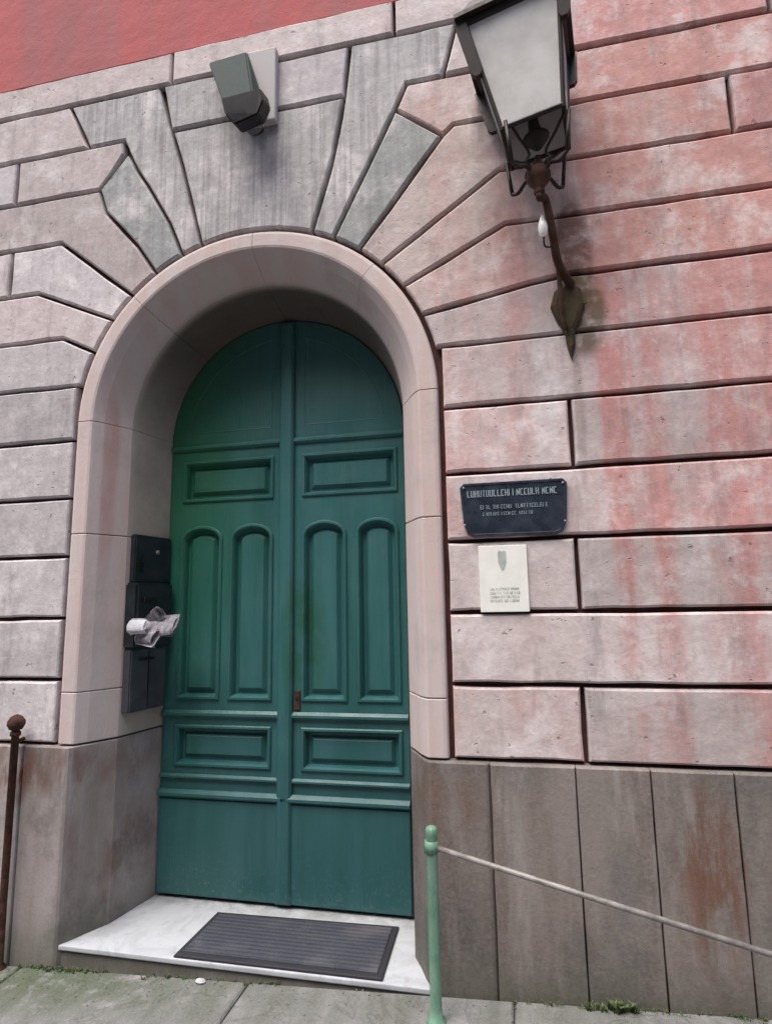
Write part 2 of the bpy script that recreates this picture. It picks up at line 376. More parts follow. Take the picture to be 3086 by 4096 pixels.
# bed courses beside the jambs
vj = {0: W(2337, 2900)[0], 2: W(2311, 2300)[0], 4: W(2285, 1740)[0]}
for k in range(0, 6):
    far = [1.42, 1.95, 1.36, 2.1, 1.5, 1.85][k]
    xs = [FRX] + ([vj[k]] if k in vj else []) + [far, far+1.3, XR]
    for i, (a, b) in enumerate(zip(xs, xs[1:])):
        course(k, a, b, M_pale if (k in (1, 2) and i == 0) else M_stone)
    xs = [XL, -4.6-.2*(k % 2), -3.5+.25*(k % 3)] + [FLX]
    for a, b in zip(xs, xs[1:]): course(k, a, b, M_stone_l)
# left crossettes and voussoirs; each joint is a chain of measured points ending on the archivolt
B6 = [(FLX, Z[6])]
B7 = [onz(250, 7), W(385, 1412)]
B8 = [onz(150, 8), W(454, 1280)]
B9 = [onz(245, 9), W(525, 1178)]
B10 = [onz(398, 10), W(425, 850), W(548, 982), W(608, 1070)]
def left_stone(k, lo, hi, x0, mat):
    p = [(x0, Z[k])] + lo[:-1] + ring(lo[-1], hi[-1]) + hi[:-1][::-1] + [(x0, Z[k+1])]
    stone(p, mat)
xj8 = W(42, 1100)[0]; xj10 = W(67, 740)[0]
left_stone(6, B6, B7, -3.7, M_stone_l); course(6, -5, -3.7, M_stone_l); course(6, XL, -5, M_stone_l)
left_stone(7, B7, B8, -4.1, M_pale); course(7, -5.2, -4.1, M_stone_l); course(7, XL, -5.2, M_stone_l)
left_stone(8, B8, B9, xj8, M_stone_l); course(8, -4.3, xj8, M_pale); course(8, XL, -4.3, M_stone_l)
left_stone(9, B9, B10, -3.9, M_stone); course(9, -5.2, -3.9, M_stone); course(9, XL, -5.2, M_stone)
# stone of course 10 with its slanted end, and the one above it
stone([(xj10, Z[10]), onz(398, 10), W(446, 697), W(498, 612), onz(495, 11), (xj10, Z[11])], M_stone)
course(10, -4.2, xj10, M_stone_l); course(10, XL, -4.2, M_stone)
stone([(-3.6, Z[11]), onz(356, 11), onz(280, 12), (-3.6, Z[12])], M_stone); course(11, -4.9, -3.6, M_stone); course(11, XL, -4.9, M_stone)
# grey voussoir, pale voussoir, keystone, pale voussoir, grey voussoir
GL = [W(514, 610), W(548, 680), W(592, 745), W(676, 890)]; gl_f = W(722, 1006)
stone([W(446, 697), onz(398, 10), W(425, 850), W(548, 982)] + ring(W(608, 1070), gl_f) + GL[::-1], M_grey)
KL = [onz(640, 12), W(691, 538), W(742, 720)]; kl_f = W(795, 944)
stone([onz(356, 11), onz(495, 11)] + GL + ring(gl_f, kl_f) + KL[::-1] + [onz(280, 12)], M_key)
KR = [onz(1400, 12), onz(1376, 11), W(1335, 610)]; kr_f = W(1262, 884)
stone([KL[2]] + ring(kl_f, kr_f) + [KR[2], KR[1], onz(1120, 11), onz(900, 11), onz(686, 11)], M_key)
mk = (onz(668, 11)[0]+onz(1376, 11)[0])/2
stone([onz(684, 11), (mk, Z[11]), (mk, Z[12]), onz(652, 12)], M_key); stone([(mk, Z[11]), onz(1378, 11), onz(1396, 12), (mk, Z[12])], M_stone_l)
JL = [W(1624, 314), W(1578, 438)]; jl_f = W(1345, 925)
stone([KR[2]] + ring(kr_f, jl_f) + [JL[1], onz(1624, 11), onz(1770, 11), onz(1826, 12), KR[0], KR[1]], M_key)
jr_t = W(1768, 540); jr_f = W(1456, 968)
stone([JL[1]] + ring(jl_f, jr_f) + [jr_t], M_grey)
stone([onz(1624, 11), JL[1], jr_t, onz(1812, 10), (1.7, Z[10]), (1.7, Z[11]), onz(1770, 11)], M_salmon)
stone([onz(1770, 11), (1.25, Z[11]), (1.25, Z[12]), onz(1826, 12)], M_stone)
K9 = onz(1992, 9); k_f = W(1535, 1045); xj9 = W(2920, 400)[0]
stone([onz(1812, 10), jr_t] + ring(jr_f, k_f) + [K9, (xj9, Z[9]), (xj9, Z[10])], M_salmon)
L8 = [onz(2170, 8), W(2020, 895)]; l_f = W(1640, 1122)
stone([K9] + ring(k_f, l_f) + [L8[1], L8[0], (1.55, Z[8]), (1.55, Z[9])], M_salmon)
M7 = [onz(2275, 7), W(2114, 1134), W(1946, 1184)]; m_f = W(1700, 1250)
stone([L8[0], L8[1]] + ring(l_f, m_f) + [M7[2], M7[1], M7[0], (1.95, Z[7]), (1.95, Z[8])], M_salmon)
stone([M7[0], M7[1], M7[2]] + ring(m_f, (FRX, Z[6])) + [(1.40, Z[6]), (1.40, Z[7])], M_stone)
for k, x in ((6, 1.40), (7, 1.95), (8, 1.55), (9, xj9), (10, 1.7), (11, 1.25)):
    course(k, x, x+1.5, M_stone); course(k, x+1.5, XR, M_stone)
xs = [XL, -4.9, W(690, 255)[0]-1.35, W(690, 255)[0], W(690, 255)[0]+1.3, .85, 2.3, XR]
for a, b in zip(xs, xs[1:]): course(12, a, b, M_pale, y=-.004)

# portal frame: jamb blocks and arch blocks of one moulded section (radius from the portal axis, depth)
SEC = [(.975, .62), (.975, .006), (.969, -.004), (.955, -.008), (.893, -.008), (.882, -.004), (.874, .006), (.845, .048), (.812, .115), (.782, .172), (.774, .186), (.755, .30), (.719, .513), (.719, .62)]
def jamb(side, z0, z1, sec, mat, name, dy=0, g=.0015):
    bm = bmesh.new(); e = .004; n = len(sec); rings = []
    for z, ins in ((z0+g, e), (z0+g+e, 0), (z1-g-e, 0), (z1-g, e)):
        rings.append([bm.verts.new((CX+side*(r+ins*.7 if i in (5, 6, 7, 8, 9, 10, 11, 12) else r), y+dy+(ins if .0 <= i <= n else 0), z)) for i, (r, y) in enumerate(sec)])
    for r, s in zip(rings, rings[1:]):
        for i in range(n): bm.faces.new((r[i], r[(i+1) % n], s[(i+1) % n], s[i]))
    bm.faces.new(rings[0]); bm.faces.new(rings[-1][::-1])
    return from_bm(name, bm, mat, fac)
zj = W(300, 2770)[1]
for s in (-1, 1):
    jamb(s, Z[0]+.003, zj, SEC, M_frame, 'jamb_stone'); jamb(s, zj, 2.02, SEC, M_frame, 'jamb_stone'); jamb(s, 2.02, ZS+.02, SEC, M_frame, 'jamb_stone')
def arch_block(a0, a1):
    bm = bmesh.new(); n = len(SEC); m_ = max(8, int(abs(a1-a0)/.045)); rings = []
    for i in range(m_+1):
        a = a0+(a1-a0)*i/m_
        rings.append([bm.verts.new((CX+r*math.cos(a), y, ZS+r*math.sin(a))) for r, y in SEC])
    for r, s in zip(rings, rings[1:]):
        for i in range(n): bm.faces.new((r[i], r[(i+1) % n], s[(i+1) % n], s[i]))
    bm.faces.new(rings[0]); bm.faces.new(rings[-1][::-1])
    from_bm('arch_stone', bm, M_frame, fac)
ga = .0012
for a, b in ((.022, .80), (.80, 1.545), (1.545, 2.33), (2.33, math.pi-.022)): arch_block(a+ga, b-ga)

# plinth
SECP = [(1.147, .62), (1.147, -.018), (1.139, -.030), (1.128, -.034), (.900, -.034), (.886, -.028), (.874, -.012), (.845, .042), (.812, .115), (.782, .172), (.774, .186), (.755, .30), (.719, .513), (.719, .62)]
o = jamb(-1, -.45, Z[0]-.003, SECP, M_gran_l, 'jamb_base'); o = jamb(1, -.45, Z[0]-.003, SECP, M_gran_r, 'jamb_base')
def plinth(x0, x1, mat): stone([(x0, -.5), (x1, -.5), (x1, Z[0]-.004), (x0, Z[0]-.004)], mat, y=-.034, gap=.0012, bev=.004, chips=(0, 0, .0008, .0015), name='plinth_block', jit=.004)
xs = [CX+1.147, .184, .469, .77, 1.35, 2.3, 3.6, XR]
for a, b in zip(xs, xs[1:]): plinth(a, b, M_gran_r)
xs = [XL, -4.7, -3.6, CX-1.147]
for a, b in zip(xs, xs[1:]): plinth(a, b, M_gran_l)
# marble threshold
TOP = .0775
bm = bmesh.new(); box(bm, CX-.895, CX+.893, -.024, .60, TOP-.022, TOP, .005); from_bm('threshold', bm, M_marble, fac)
bm = bmesh.new(); box(bm, CX-.90, CX+.90, -.012, .55, -.2, TOP-.024, .006); from_bm('footing', bm, M_gran_l, fac)
# dark lobby wall behind the door
bm = bmesh.new(); box(bm, CX-1.0, CX+1.0, .60, .64, -.2, 3.7); from_bm('back_panel', bm, M_black, fac)

# ---------------------------------------------------------------- the double door (two leaves, parts of the facade)
YD = .500; SPL = -1.275; RD = .716
def quarter(x0, x1, z0, r, n=18):
    """outline between x0 and x1 from z0 up to the circle of radius r round the arch centre"""
    pts = [(x0, z0), (x1, z0)]
    for i in range(n+1):
        x = x1+(x0-x1)*i/n; h = r*r-(x-CX)**2
        pts.append((x, ZS+math.sqrt(max(h, 0))))
    return pts
def quarter_arc(left, xin, z0, r, n=22):
    xo = CX-r if left else CX+r; h = math.asin(max(-1, min(1, (xin-CX)/r)))
    a_in = math.pi/2-h; a_out = math.pi if left else 0.0
    zo = max(z0, ZS)
    if z0 > ZS:
        k = math.sqrt(max(0, r*r-(z0-ZS)**2)); xo = CX-k if left else CX+k; a_out = math.atan2(z0-ZS, xo-CX)
    pts = [(xin, z0)] + [(CX+r*math.cos(a_in+(a_out-a_in)*i/n), ZS+r*math.sin(a_in+(a_out-a_in)*i/n)) for i in range(n+1)] + ([(xo, z0)] if z0 < ZS-.01 else [])
    return clean(pts)
def arch_top(x0, x1, z0, z1, n=12):
    r = (x1-x0)/2; rise = r*.62; c = (x0+x1)/2
    return [(x0, z0), (x1, z0)] + [(c+r*math.cos(math.pi*i/n), z1-rise+rise*math.sin(math.pi*i/n)) for i in range(n+1)]
def curve_plate(name, outer, holes, y, th, bev, mat, parent):
    cu = bpy.data.curves.new(name, 'CURVE'); cu.dimensions = '2D'; cu.fill_mode = 'BOTH'
    cu.extrude = th/2; cu.bevel_depth = bev; cu.bevel_resolution = 2; cu.offset = -bev
    for p in [outer]+holes:
        s = cu.splines.new('POLY'); s.points.add(len(p)-1); s.use_cyclic_u = True
        for q, (a, b) in zip(s.points, p): q.co = (a, b, 0, 1)
    ob = bpy.data.objects.new(name, cu); COL.objects.link(ob)
    me = bpy.data.meshes.new_from_object(ob.evaluated_get(bpy.context.evaluated_depsgraph_get()))
    bpy.data.objects.remove(ob); bpy.data.curves.remove(cu); me.name = name
    me.transform(Matrix.Translation((0, y, 0)) @ Matrix(((1, 0, 0, 0), (0, 0, -1, 0), (0, 1, 0, 0), (0, 0, 0, 1))))
    return link(name, me, mat, parent)
for left in (True, False):
    xin = SPL-.0025 if left else SPL+.0025
    outer = quarter_arc(left, xin, TOP+.012, RD)
    bm = bmesh.new(); loops(bm, outer, [(0, YD+.075), (0, YD+.045)])
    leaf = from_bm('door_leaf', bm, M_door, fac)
    a, b = ((-1.93, -1.685), (-1.615, -1.37)) if left else ((-1.178, -.935), (-.862, -.640))
    xa, xb = min(a+b), max(a+b)
    p1 = quarter_arc(left, xb if left else xa, 2.665, RD-.10)
    ops = [p1, [(xa, 2.255), (xb, 2.255), (xb, 2.488), (xa, 2.488)],
           arch_top(a[0], a[1], 1.125, 2.095), arch_top(b[0], b[1], 1.125, 2.095),
           [(xa, .765), (xb, .765), (xb, .970), (xa, .970)]]
    ops = [clean(p) for p in ops]; p1 = ops.pop(0)
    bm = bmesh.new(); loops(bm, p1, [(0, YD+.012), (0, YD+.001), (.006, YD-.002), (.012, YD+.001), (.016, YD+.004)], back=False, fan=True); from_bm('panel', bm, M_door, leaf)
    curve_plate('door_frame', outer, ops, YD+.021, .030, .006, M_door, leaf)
    for p in ops:                                                  # moulded, fielded panels
        bm = bmesh.new()
        loops(bm, p, [(-.010, YD+.046), (-.010, YD-.006), (-.004, YD-.012), (.006, YD-.012), (.014, YD+.002), (.022, YD+.034), (.034, YD+.034), (.056, YD+.014)], back=False, fan=True)
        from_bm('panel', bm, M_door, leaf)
    x0, x1 = (CX-RD+.006, SPL-.004) if left else (SPL+.004, CX+RD-.006)
    bm = bmesh.new(); loops(bm, [(x0, TOP+.02), (x1, TOP+.02), (x1, .590), (x0, .590)], [(0, YD+.02), (0, YD-.010), (.006, YD-.016)]); from_bm('kick_board', bm, M_door, leaf)
    def mould(z, h, d):
        bm = bmesh.new(); pr = [(YD+.02, z+h), (YD-d*.4, z+h), (YD-d, z+h*.62), (YD-d, z+h*.30), (YD-d*.5, z+h*.12), (YD-d*.4, z), (YD+.02, z)]
        A = [bm.verts.new((x0, y_, z_)) for y_, z_ in pr]; B = [bm.verts.new((x1, y_, z_)) for y_, z_ in pr]
        for i in range(len(pr)-1): bm.faces.new((A[i], A[i+1], B[i+1], B[i]))
        bm.faces.new(A); bm.faces.new(B[::-1]); from_bm('moulding', bm, M_door, leaf)
    mould(.592, .045, .034); mould(.690, .028, .020); mould(1.020, .040, .022); mould(2.560, .036, .020)
bm = bmesh.new(); loops(bm, [(SPL-.045, TOP+.02), (SPL+.040, TOP+.02), (SPL+.040, ZS+.70), (SPL-.045, ZS+.70)], [(0, YD+.03), (0, YD-.020), (.012, YD-.032), (.030, YD-.034)], back=False)
from_bm('meeting_strip', bm, M_door, leaf)
bm = bmesh.new(); box(bm, SPL+.052, SPL+.082, YD-.012, YD+.01, 1.07, 1.17, .004); from_bm('lock_plate', bm, M_rust, leaf)
bm = bmesh.new(); tube(bm, [(SPL+.067, YD-.01, 1.135), (SPL+.067, YD-.016, 1.135)], .009, 10); from_bm('keyhole_cap', bm, M_iron, leaf)

# ---------------------------------------------------------------- ground, following the rise of the street
SLOPE = .045
def gz(x): return SLOPE*(x-CX)+.030
gr = bpy.data.meshes.new('street'); v = []
for x in (-60, -8, 8, 60):
    for y in (-60, -8, .5): v.append((x, y, gz(max(-12, min(12, x)))-.030))
gr.from_pydata(v, [], [(i*3+j, (i+1)*3+j, (i+1)*3+j+1, i*3+j+1) for i in range(3) for j in range(2)]); o = link('street', gr, M_ground); o['kind'] = 'structure'
pv = empty('pavement', None, None, (0, 0, 0), kind='structure')
xj = (W(80, 3990)[0], )
x0s = -2.36
row_y = [(-.040, -.62), (-.63, -1.25), (-1.26, -2.1), (-2.11, -3.2)]
for ri, (ya, yb) in enumerate(row_y):
    xw = [-6.4+random.uniform(-.05, .05)+ri*.45, ]
    base = [-6.0, -4.7, -3.45, x0s, -1.22, -.10, 1.05, 2.2, 3.4, 4.8] if ri == 0 else [-6.0+ri*.37+i*1.12 for i in range(10)]
    for a, b in zip(base, base[1:]):
        bm = bmesh.new(); g = .006; h = random.uniform(-.002, .002)
        g = .003; P = [(a+g, yb+g), (b-g, yb+g), (b-g, ya-g), (a+g, ya-g)]
        if ri == 0 and False: pass
        for ins, z in ((0, -.05), (0, -.006), (.006, 0)):
            pass
        R = [[bm.verts.new((x, y, gz(x)+z+h)) for x, y in inset(P, ins)] for ins, z in ((0, -.05), (0, -.007), (.008, 0))]
        for r, s in zip(R, R[1:]):
            for i in range(4): bm.faces.new((r[i], r[(i+1) % 4], s[(i+1) % 4], s[i]))
        bm.faces.new(R[-1]); from_bm('paving_stone', bm, M_pave, pv)

# ---------------------------------------------------------------- unseen house behind the camera, added to block low sky light
M_opp = plain('added_house_grey_render', (.24, .225, .215), .9, var=.15, scale=3)
M_added_shut = plain('added_house_shutter_paint', (.03, .08, .06), .6)
op = empty('added_opposite_building', 'plain grey house front across the street, unseen, added to block low sky light', 'building', (0, -9.2, 0))
bm = bmesh.new(); box(bm, -16, 16, -14, -9.2, -1, 10.5); from_bm('added_house_wall', bm, M_opp, op)
bm = bmesh.new(); box(bm, -16.2, 16.2, -14, -8.8, 10.5, 10.8, .03); from_bm('added_house_cornice', bm, M_stone_l, op)
for fx in range(-6, 7):
    for fz in (1.2, 4.6, 8.0):
        bm = bmesh.new(); box(bm, fx*2.4-.6, fx*2.4+.6, -9.2, -9.12, fz, fz+1.8, .01); fr = from_bm('added_house_window', bm, M_stone_l, op)
        for e in (-.5, .02):
            bm = bmesh.new(); box(bm, fx*2.4+e, fx*2.4+e+.48, -9.12, -9.08, fz+.1, fz+1.7, .008); from_bm('added_house_shutter', bm, M_added_shut, fr)

# ---------------------------------------------------------------- doormat
bm = bmesh.new()
MP = [(-1.597, -.016), (-.637, -.012), (-.650, .405), (-1.590, .375)]
R = [[bm.verts.new((x, y, TOP+z)) for x, y in inset(MP, i)] for i, z in ((0, .001), (0, .009), (.006, .013))]
for r, s in zip(R, R[1:]):
    for i in range(4): bm.faces.new((r[i], r[(i+1) % 4], s[(i+1) % 4], s[i]))
bm.faces.new(R[-1])
dm = empty('doormat', 'dark grey ribbed doormat lying on the white marble doorstep', 'doormat', (-1.12, .18, TOP))
from_bm('rubber_border', bm, M_rubber, dm)
bm = bmesh.new(); q = inset(MP, .028)
R = [[bm.verts.new((x, y, TOP+z)) for x, y in inset(q, i)] for i, z in ((0, .010), (0, .017), (.004, .019))]
for r, s in zip(R, R[1:]):
    for i in range(4): bm.faces.new((r[i], r[(i+1) % 4], s[(i+1) % 4], s[i]))
bm.faces.new(R[-1]); from_bm('ribbed_carpet', bm, M_mat, dm)

# ---------------------------------------------------------------- wall lantern
lx, ly = .166, -.27
LB, LT, HB, HT = 3.625, 4.12, .128, .196          # pane bottom / top heights and half widths
lean = Matrix.Translation((lx, ly, LB)) @ Matrix.Rotation(math.radians(-6.0), 4, 'Y') @ Matrix.Rotation(math.radians(-9), 4, 'Z') @ Matrix.Translation((-lx, -ly, -LB))
lan = empty('wall_lantern', 'large tapered iron lantern with milky panes on a rusty curved wall bracket', 'lantern', (lx, -.02, 2.72))
def leaned(name, bm, mat, smooth=False):
    bm.transform(lean); return from_bm(name, bm, mat, lan, smooth)
def hw(z): return HB+(HT-HB)*(z-LB)/(LT-LB)
cor = [(-1, -1), (1, -1), (1, 1), (-1, 1)]
for i in range(4):
    a, b = cor[i], cor[(i+1) % 4]; bm = bmesh.new()
    q = [(a, LB), (b, LB), (b, LT), (a, LT)]; vs = [bm.verts.new((lx+c[0]*hw(z), ly+c[1]*hw(z), z)) for c, z in q]
    f = bm.faces.new(vs); nn = Vector((a[0]+b[0], a[1]+b[1], 0)).normalized()
    r = bmesh.ops.extrude_face_region(bm, geom=[f]); bmesh.ops.translate(bm, vec=-nn*.005, verts=[e for e in r['geom'] if isinstance(e, bmesh.types.BMVert)])
    leaned('pane', bm, M_glass)
for c in cor:
    bm = bmesh.new(); tube(bm, [(lx+c[0]*hw(z), ly+c[1]*hw(z), z) for z in (LB-.01, LT+.01)], .0095, 8); leaned('corner_bar', bm, M_iron)
    bm = bmesh.new()                                              # heavy strap over the upper half of the corner
    z1 = LT+.02; z0 = 3.87 if c[0] < 0 else 3.96
    bb = []
    for z, e in ((z0, .012), (z0+.02, .024), (z1, .026)):
        h_ = hw(z)+.008; x_, y_ = lx+c[0]*(h_+.012), ly+c[1]*h_
        bb.append([bm.verts.new((x_+dx, y_+dy, z)) for dx, dy in ((-e, -.012), (e, -.012), (e, .012), (-e, .012))])
    for r, s in zip(bb, bb[1:]):
        for i in range(4): bm.faces.new((r[i], r[(i+1) % 4], s[(i+1) % 4], s[i]))
    bm.faces.new(bb[0]); bm.faces.new(bb[-1]); leaned('corner_strap', bm, M_iron)
for z, r in ((LB, .010), (LT, .016)):
    bm = bmesh.new(); h_ = hw(z)
    for i in range(4):
        a, b = cor[i], cor[(i+1) % 4]; tube(bm, [(lx+a[0]*h_, ly+a[1]*h_, z), (lx+b[0]*h_, ly+b[1]*h_, z)], r, 8)
    leaned('cross_bar', bm, M_iron)
bm = bmesh.new()                                                     # roof
R = []
for h_, z in ((.235, LT+.01), (.235, LT+.03), (.205, LT+.06), (.15, LT+.16), (.085, LT+.19), (.085, LT+.25), (.10, LT+.26), (.05, LT+.31)):
    R.append([bm.verts.new((lx+a*h_, ly+b*h_, z)) for a, b in cor])
for r, s in zip(R, R[1:]):
    for i in range(4): bm.faces.new((r[i], r[(i+1) % 4], s[(i+1) % 4], s[i]))
bm.faces.new(R[0]); bm.faces.new(R[-1]); leaned('roof', bm, M_iron)
bm = bmesh.new(); lathe(bm, (lx, ly, LT+.31), [(.012, 0), (.012, .03), (.026, .05), (.026, .07), (.004, .13)], 12); leaned('finial', bm, M_iron, True)
bm = bmesh.new(); lathe(bm, (lx, ly, 3.74), [(.012, 0), (.028, .02), (.045, .10), (.050, .15), (.040, .20), (.012, .23)], 20); leaned('bulb', bm, M_bulb, True)
bm = bmesh.new(); lathe(bm, (lx, ly, 3.625), [(.014, -.055), (.050, -.01), (.058, 0), (.03, .015), (.02, .10)], 16); leaned('burner', bm, M_iron, True)
for c in cor:                                                        # four legs with scrolls down to the seat
    bm = bmesh.new(); b0 = Vector((lx+c[0]*HB, ly+c[1]*HB, LB)); ft = Vector((lx+c[0]*HB*.86, ly+c[1]*HB*.86, 3.452))
    tube(bm, [b0, ft], .0085, 8)
    tube(bm, bez([ft, (lx+c[0]*.085, ly+c[1]*.085, 3.438), (lx+c[0]*.05, ly+c[1]*.05, 3.46), (lx+c[0]*.02, ly+c[1]*.02, 3.43)], 6), .0085, 8)
    tube(bm, bez([b0+Vector((-c[0]*.02, -c[1]*.02, 0)), (lx+c[0]*.075, ly+c[1]*.075, 3.58), (lx+c[0]*.035, ly+c[1]*.035, 3.53), (lx+c[0]*.05, ly+c[1]*.05, 3.48), (lx+c[0]*.012, ly+c[1]*.012, 3.46)], 6), .006, 8)
    from_bm('leg', bm, M_iron, lan, True)
bm = bmesh.new(); lathe(bm, (lx, ly, 3.385), [(.014, -.04), (.024, -.02), (.020, 0), (.046, .03), (.054, .055), (.048, .08), (.026, .10), (.012, .15)], 18); from_bm('seat', bm, M_rust, lan, True)
def P3(px, py, y): a, b = W(px, py, y); return (a, y, b)
arm = bez([(lx, ly, 3.37), (lx, ly, 3.34), P3(2180, 800, -.235), P3(2208, 930, -.19), P3(2228, 1040, -.13), P3(2262, 1110, -.075), P3(2282, 1135, -.03)], 8)
bm = bmesh.new(); tube(bm, arm, [.015+.006*i/len(arm) for i in range(len(arm))], 10); from_bm('bracket_arm', bm, M_rust, lan, True)
bm = bmesh.new(); a1 = bez([P3(2228, 1040, -.13), P3(2236, 1120, -.09), P3(2245, 1220, -.07), P3(2262, 1320, -.035)], 6); tube(bm, a1, .011, 8); from_bm('brace', bm, M_rust, lan, True)
# leaf shaped wall plate
lf = [(2282, 1120), (2320, 1150), (2338, 1215), (2322, 1275), (2300, 1320), (2300, 1380), (2286, 1435), (2268, 1380), (2258, 1325), (2225, 1280), (2200, 1225), (2215, 1165), (2250, 1130)]
bm = bmesh.new(); loops(bm, clean([W(a, b, -.02) for a, b in lf]), [(0, .005), (0, -.012), (.008, -.026), (.022, -.034)]); from_bm('wall_plate', bm, M_bronze, lan)
bm = bmesh.new(); c = P3(2170, 905, -.20); lathe(bm, (c[0], c[1], c[2]-.05), [(.006, 0), (.018, .012), (.022, .04), (.020, .06), (.013, .085), (.006, .10)], 14); from_bm('insulator', bm, M_ceram, lan, True)
bm = bmesh.new(); tube(bm, bez([(c[0], c[1], c[2]-.045), (c[0]+.005, c[1]+.01, c[2]-.09), P3(2215, 985, -.17)], 5), .004, 6); from_bm('wire', bm, M_iron, lan, True)

# ---------------------------------------------------------------- floodlight above the arch
fl = empty('wall_floodlight', 'grey green floodlight with black lens above the keystone', 'floodlight', (-1.25, 0, 4.35))
x0, z0 = W(995, 240); x1, z1 = W(1112, 500)
bm = bmesh.new(); box(bm, x0, x1, -.045, -.001, z1, z0, .008); from_bm('mounting_plate', bm, M_plastic, fl)
bm = bmesh.new()
hA = [P3(832, 250, -.10), P3(985, 205, -.06), P3(1010, 372, -.20), P3(886, 400, -.22)]
ax = Vector((.30, -.75, -.62)).normalized()
vs = [bm.verts.new(p) for p in hA]; nrm = Vector((0, .14, .06)); vb = [bm.verts.new(Vector(p)+nrm) for p in hA]
bm.faces.new(vs); bm.faces.new(vb[::-1])
for i in range(4): bm.faces.new((vs[i], vs[(i+1) % 4], vb[(i+1) % 4], vb[i]))
bmesh.ops.bevel(bm, geom=list(bm.edges), offset=.008, segments=2, affect='EDGES'); from_bm('housing', bm, M_lampgreen, fl)
bm = bmesh.new()
hB = [P3(884, 392, -.235), P3(1040, 350, -.21), P3(1052, 398, -.20), P3(1030, 455, -.19), P3(935, 497, -.20), P3(898, 455, -.22)]
vs = [bm.verts.new(p) for p in hB]; vb = [bm.verts.new(Vector(p)+Vector((0, .10, .03))) for p in hB]
bm.faces.new(vs); bm.faces.new(vb[::-1])
for i in range(len(hB)): bm.faces.new((vs[i], vs[(i+1) % len(hB)], vb[(i+1) % len(hB)], vb[i]))
bmesh.ops.bevel(bm, geom=list(bm.edges), offset=.006, segments=2, affect='EDGES'); from_bm('lens_hood', bm, M_black, fl)
bm = bmesh.new(); tube(bm, [P3(1020, 420, -.04), P3(985, 400, -.14)], .02, 10); from_bm('arm', bm, M_black, fl, True)
bm = bmesh.new(); tube(bm, bez([P3(1050, 480, -.045), P3(1052, 520, -.07), P3(1020, 540, -.05), P3(985, 520, -.03), P3(975, 495, -.02)], 6), .006, 8); from_bm('cable', bm, M_black, fl, True)

# ---------------------------------------------------------------- plaque and notice right of the portal
pq = empty('wall_plaque', 'dark blue enamel plaque with two pale lines of lettering right of the door', 'plaque', (0, 0, 2.04))
(xa, za), (xb, zb) = W(1838, 1940), W(2264, 1922); zb2 = W(2250, 2135)[1]
zt = (za+zb)/2+.005; zl = zb2-.002
def rrect(x0, x1, z0, z1, r, n=5, r2=None):
    r2 = r2 or r; out = []
    for cx_, cz_, a0, q in ((x1-r2, z0+r2, -90, r2), (x1-r, z1-r, 0, r), (x0+r, z1-r, 90, r), (x0+r2, z0+r2, 180, r2)):
        out += [(cx_+q*math.cos(math.radians(a0+90*i/n)), cz_+q*math.sin(math.radians(a0+90*i/n))) for i in range(n+1)]
    return out
pl = [(xa, zt-.018), (xa+.018, zt), (xb-.018, zt), (xb, zt-.018), (xb-.010, zl+.06), (xb-.030, zl+.012), (xb-.055, zl), (xa+.055, zl), (xa+.030, zl+.012), (xa+.012, zl+.06)]
bm = bmesh.new(); loops(bm, clean(pl), [(0, .003), (0, -.016), (.004, -.022), (.012, -.022), (.014, -.019)]); from_bm('board', bm, M_plaque, pq)
def letters(x0, x1, z, h, seed, mat, y, parent, name='lettering', w_=.6, gap=.32):
    """a line of worn, unreadable letter-like strokes"""
    rr = random.Random(seed); bm = bmesh.new(); x = x0; lw = h*w_; t = h*.12
    def bar(ax_, az, bx, bz):
        d = Vector((bx-ax_, bz-az)); L = d.length; d /= L; n_ = Vector((-d.y, d.x))*t/2
        p = [(ax_+n_.x, az+n_.y), (ax_-n_.x, az-n_.y), (bx-n_.x, bz-n_.y), (bx+n_.x, bz+n_.y)]
        f = [bm.verts.new((q[0], y, q[1])) for q in p]; g_ = [bm.verts.new((q[0], y+.0016, q[1])) for q in p]
        bm.faces.new(f)
        for i in range(4): bm.faces.new((f[i], f[(i+1) % 4], g_[(i+1) % 4], g_[i]))
    while x+lw < x1:
        if rr.random() < .13: x += lw*.8; continue
        k = rr.choice('IHLTNECU')
        l_, r_, b_, t_ = x, x+lw*.8, z, z+h; m_ = z+h/2
        if k in 'IHLNECU' : bar(l_, b_, l_, t_)
        if k in 'HNU': bar(r_, b_, r_, t_)
        if k in 'H': bar(l_, m_, r_, m_)
        if k in 'TEC': bar(l_, t_-t/2, r_, t_-t/2)
        if k in 'T': bar((l_+r_)/2, b_, (l_+r_)/2, t_)
        if k in 'LECU': bar(l_, b_+t/2, r_, b_+t/2)
        if k in 'E': bar(l_, m_, l_+lw*.6, m_)
        if k in 'N': bar(l_, t_, r_, b_)
        x += lw*(1+gap)
    o = from_bm(name, bm, mat, parent); o['kind'] = 'stuff'
yf = -.0215
for sx in (xa+.018, xb-.018):
    for sz in (zt-.022, zl+.055):
        bm = bmesh.new(); tube(bm, [(sx, -.018, sz), (sx, -.0255, sz)], .005, 10); from_bm('screw', bm, M_rail, pq, True)
letters(xa+.035, xb-.035, zt-.066, .030, 3, M_ink, yf, pq, w_=.42)
letters(xa+.09, xb-.08, zt-.122, .018, 5, M_ink, yf, pq, w_=.5)
letters(xa+.10, xb-.15, zt-.152, .015, 8, M_ink, yf, pq, w_=.5)
nb = empty('paper_notice', 'small white notice with grey crest below the dark blue plaque', 'notice', (-.07, 0, 1.73))
(xa, za), (xb, zb) = W(1912, 2186), W(2104, 2186); zb2 = W(2010, 2448)[1]
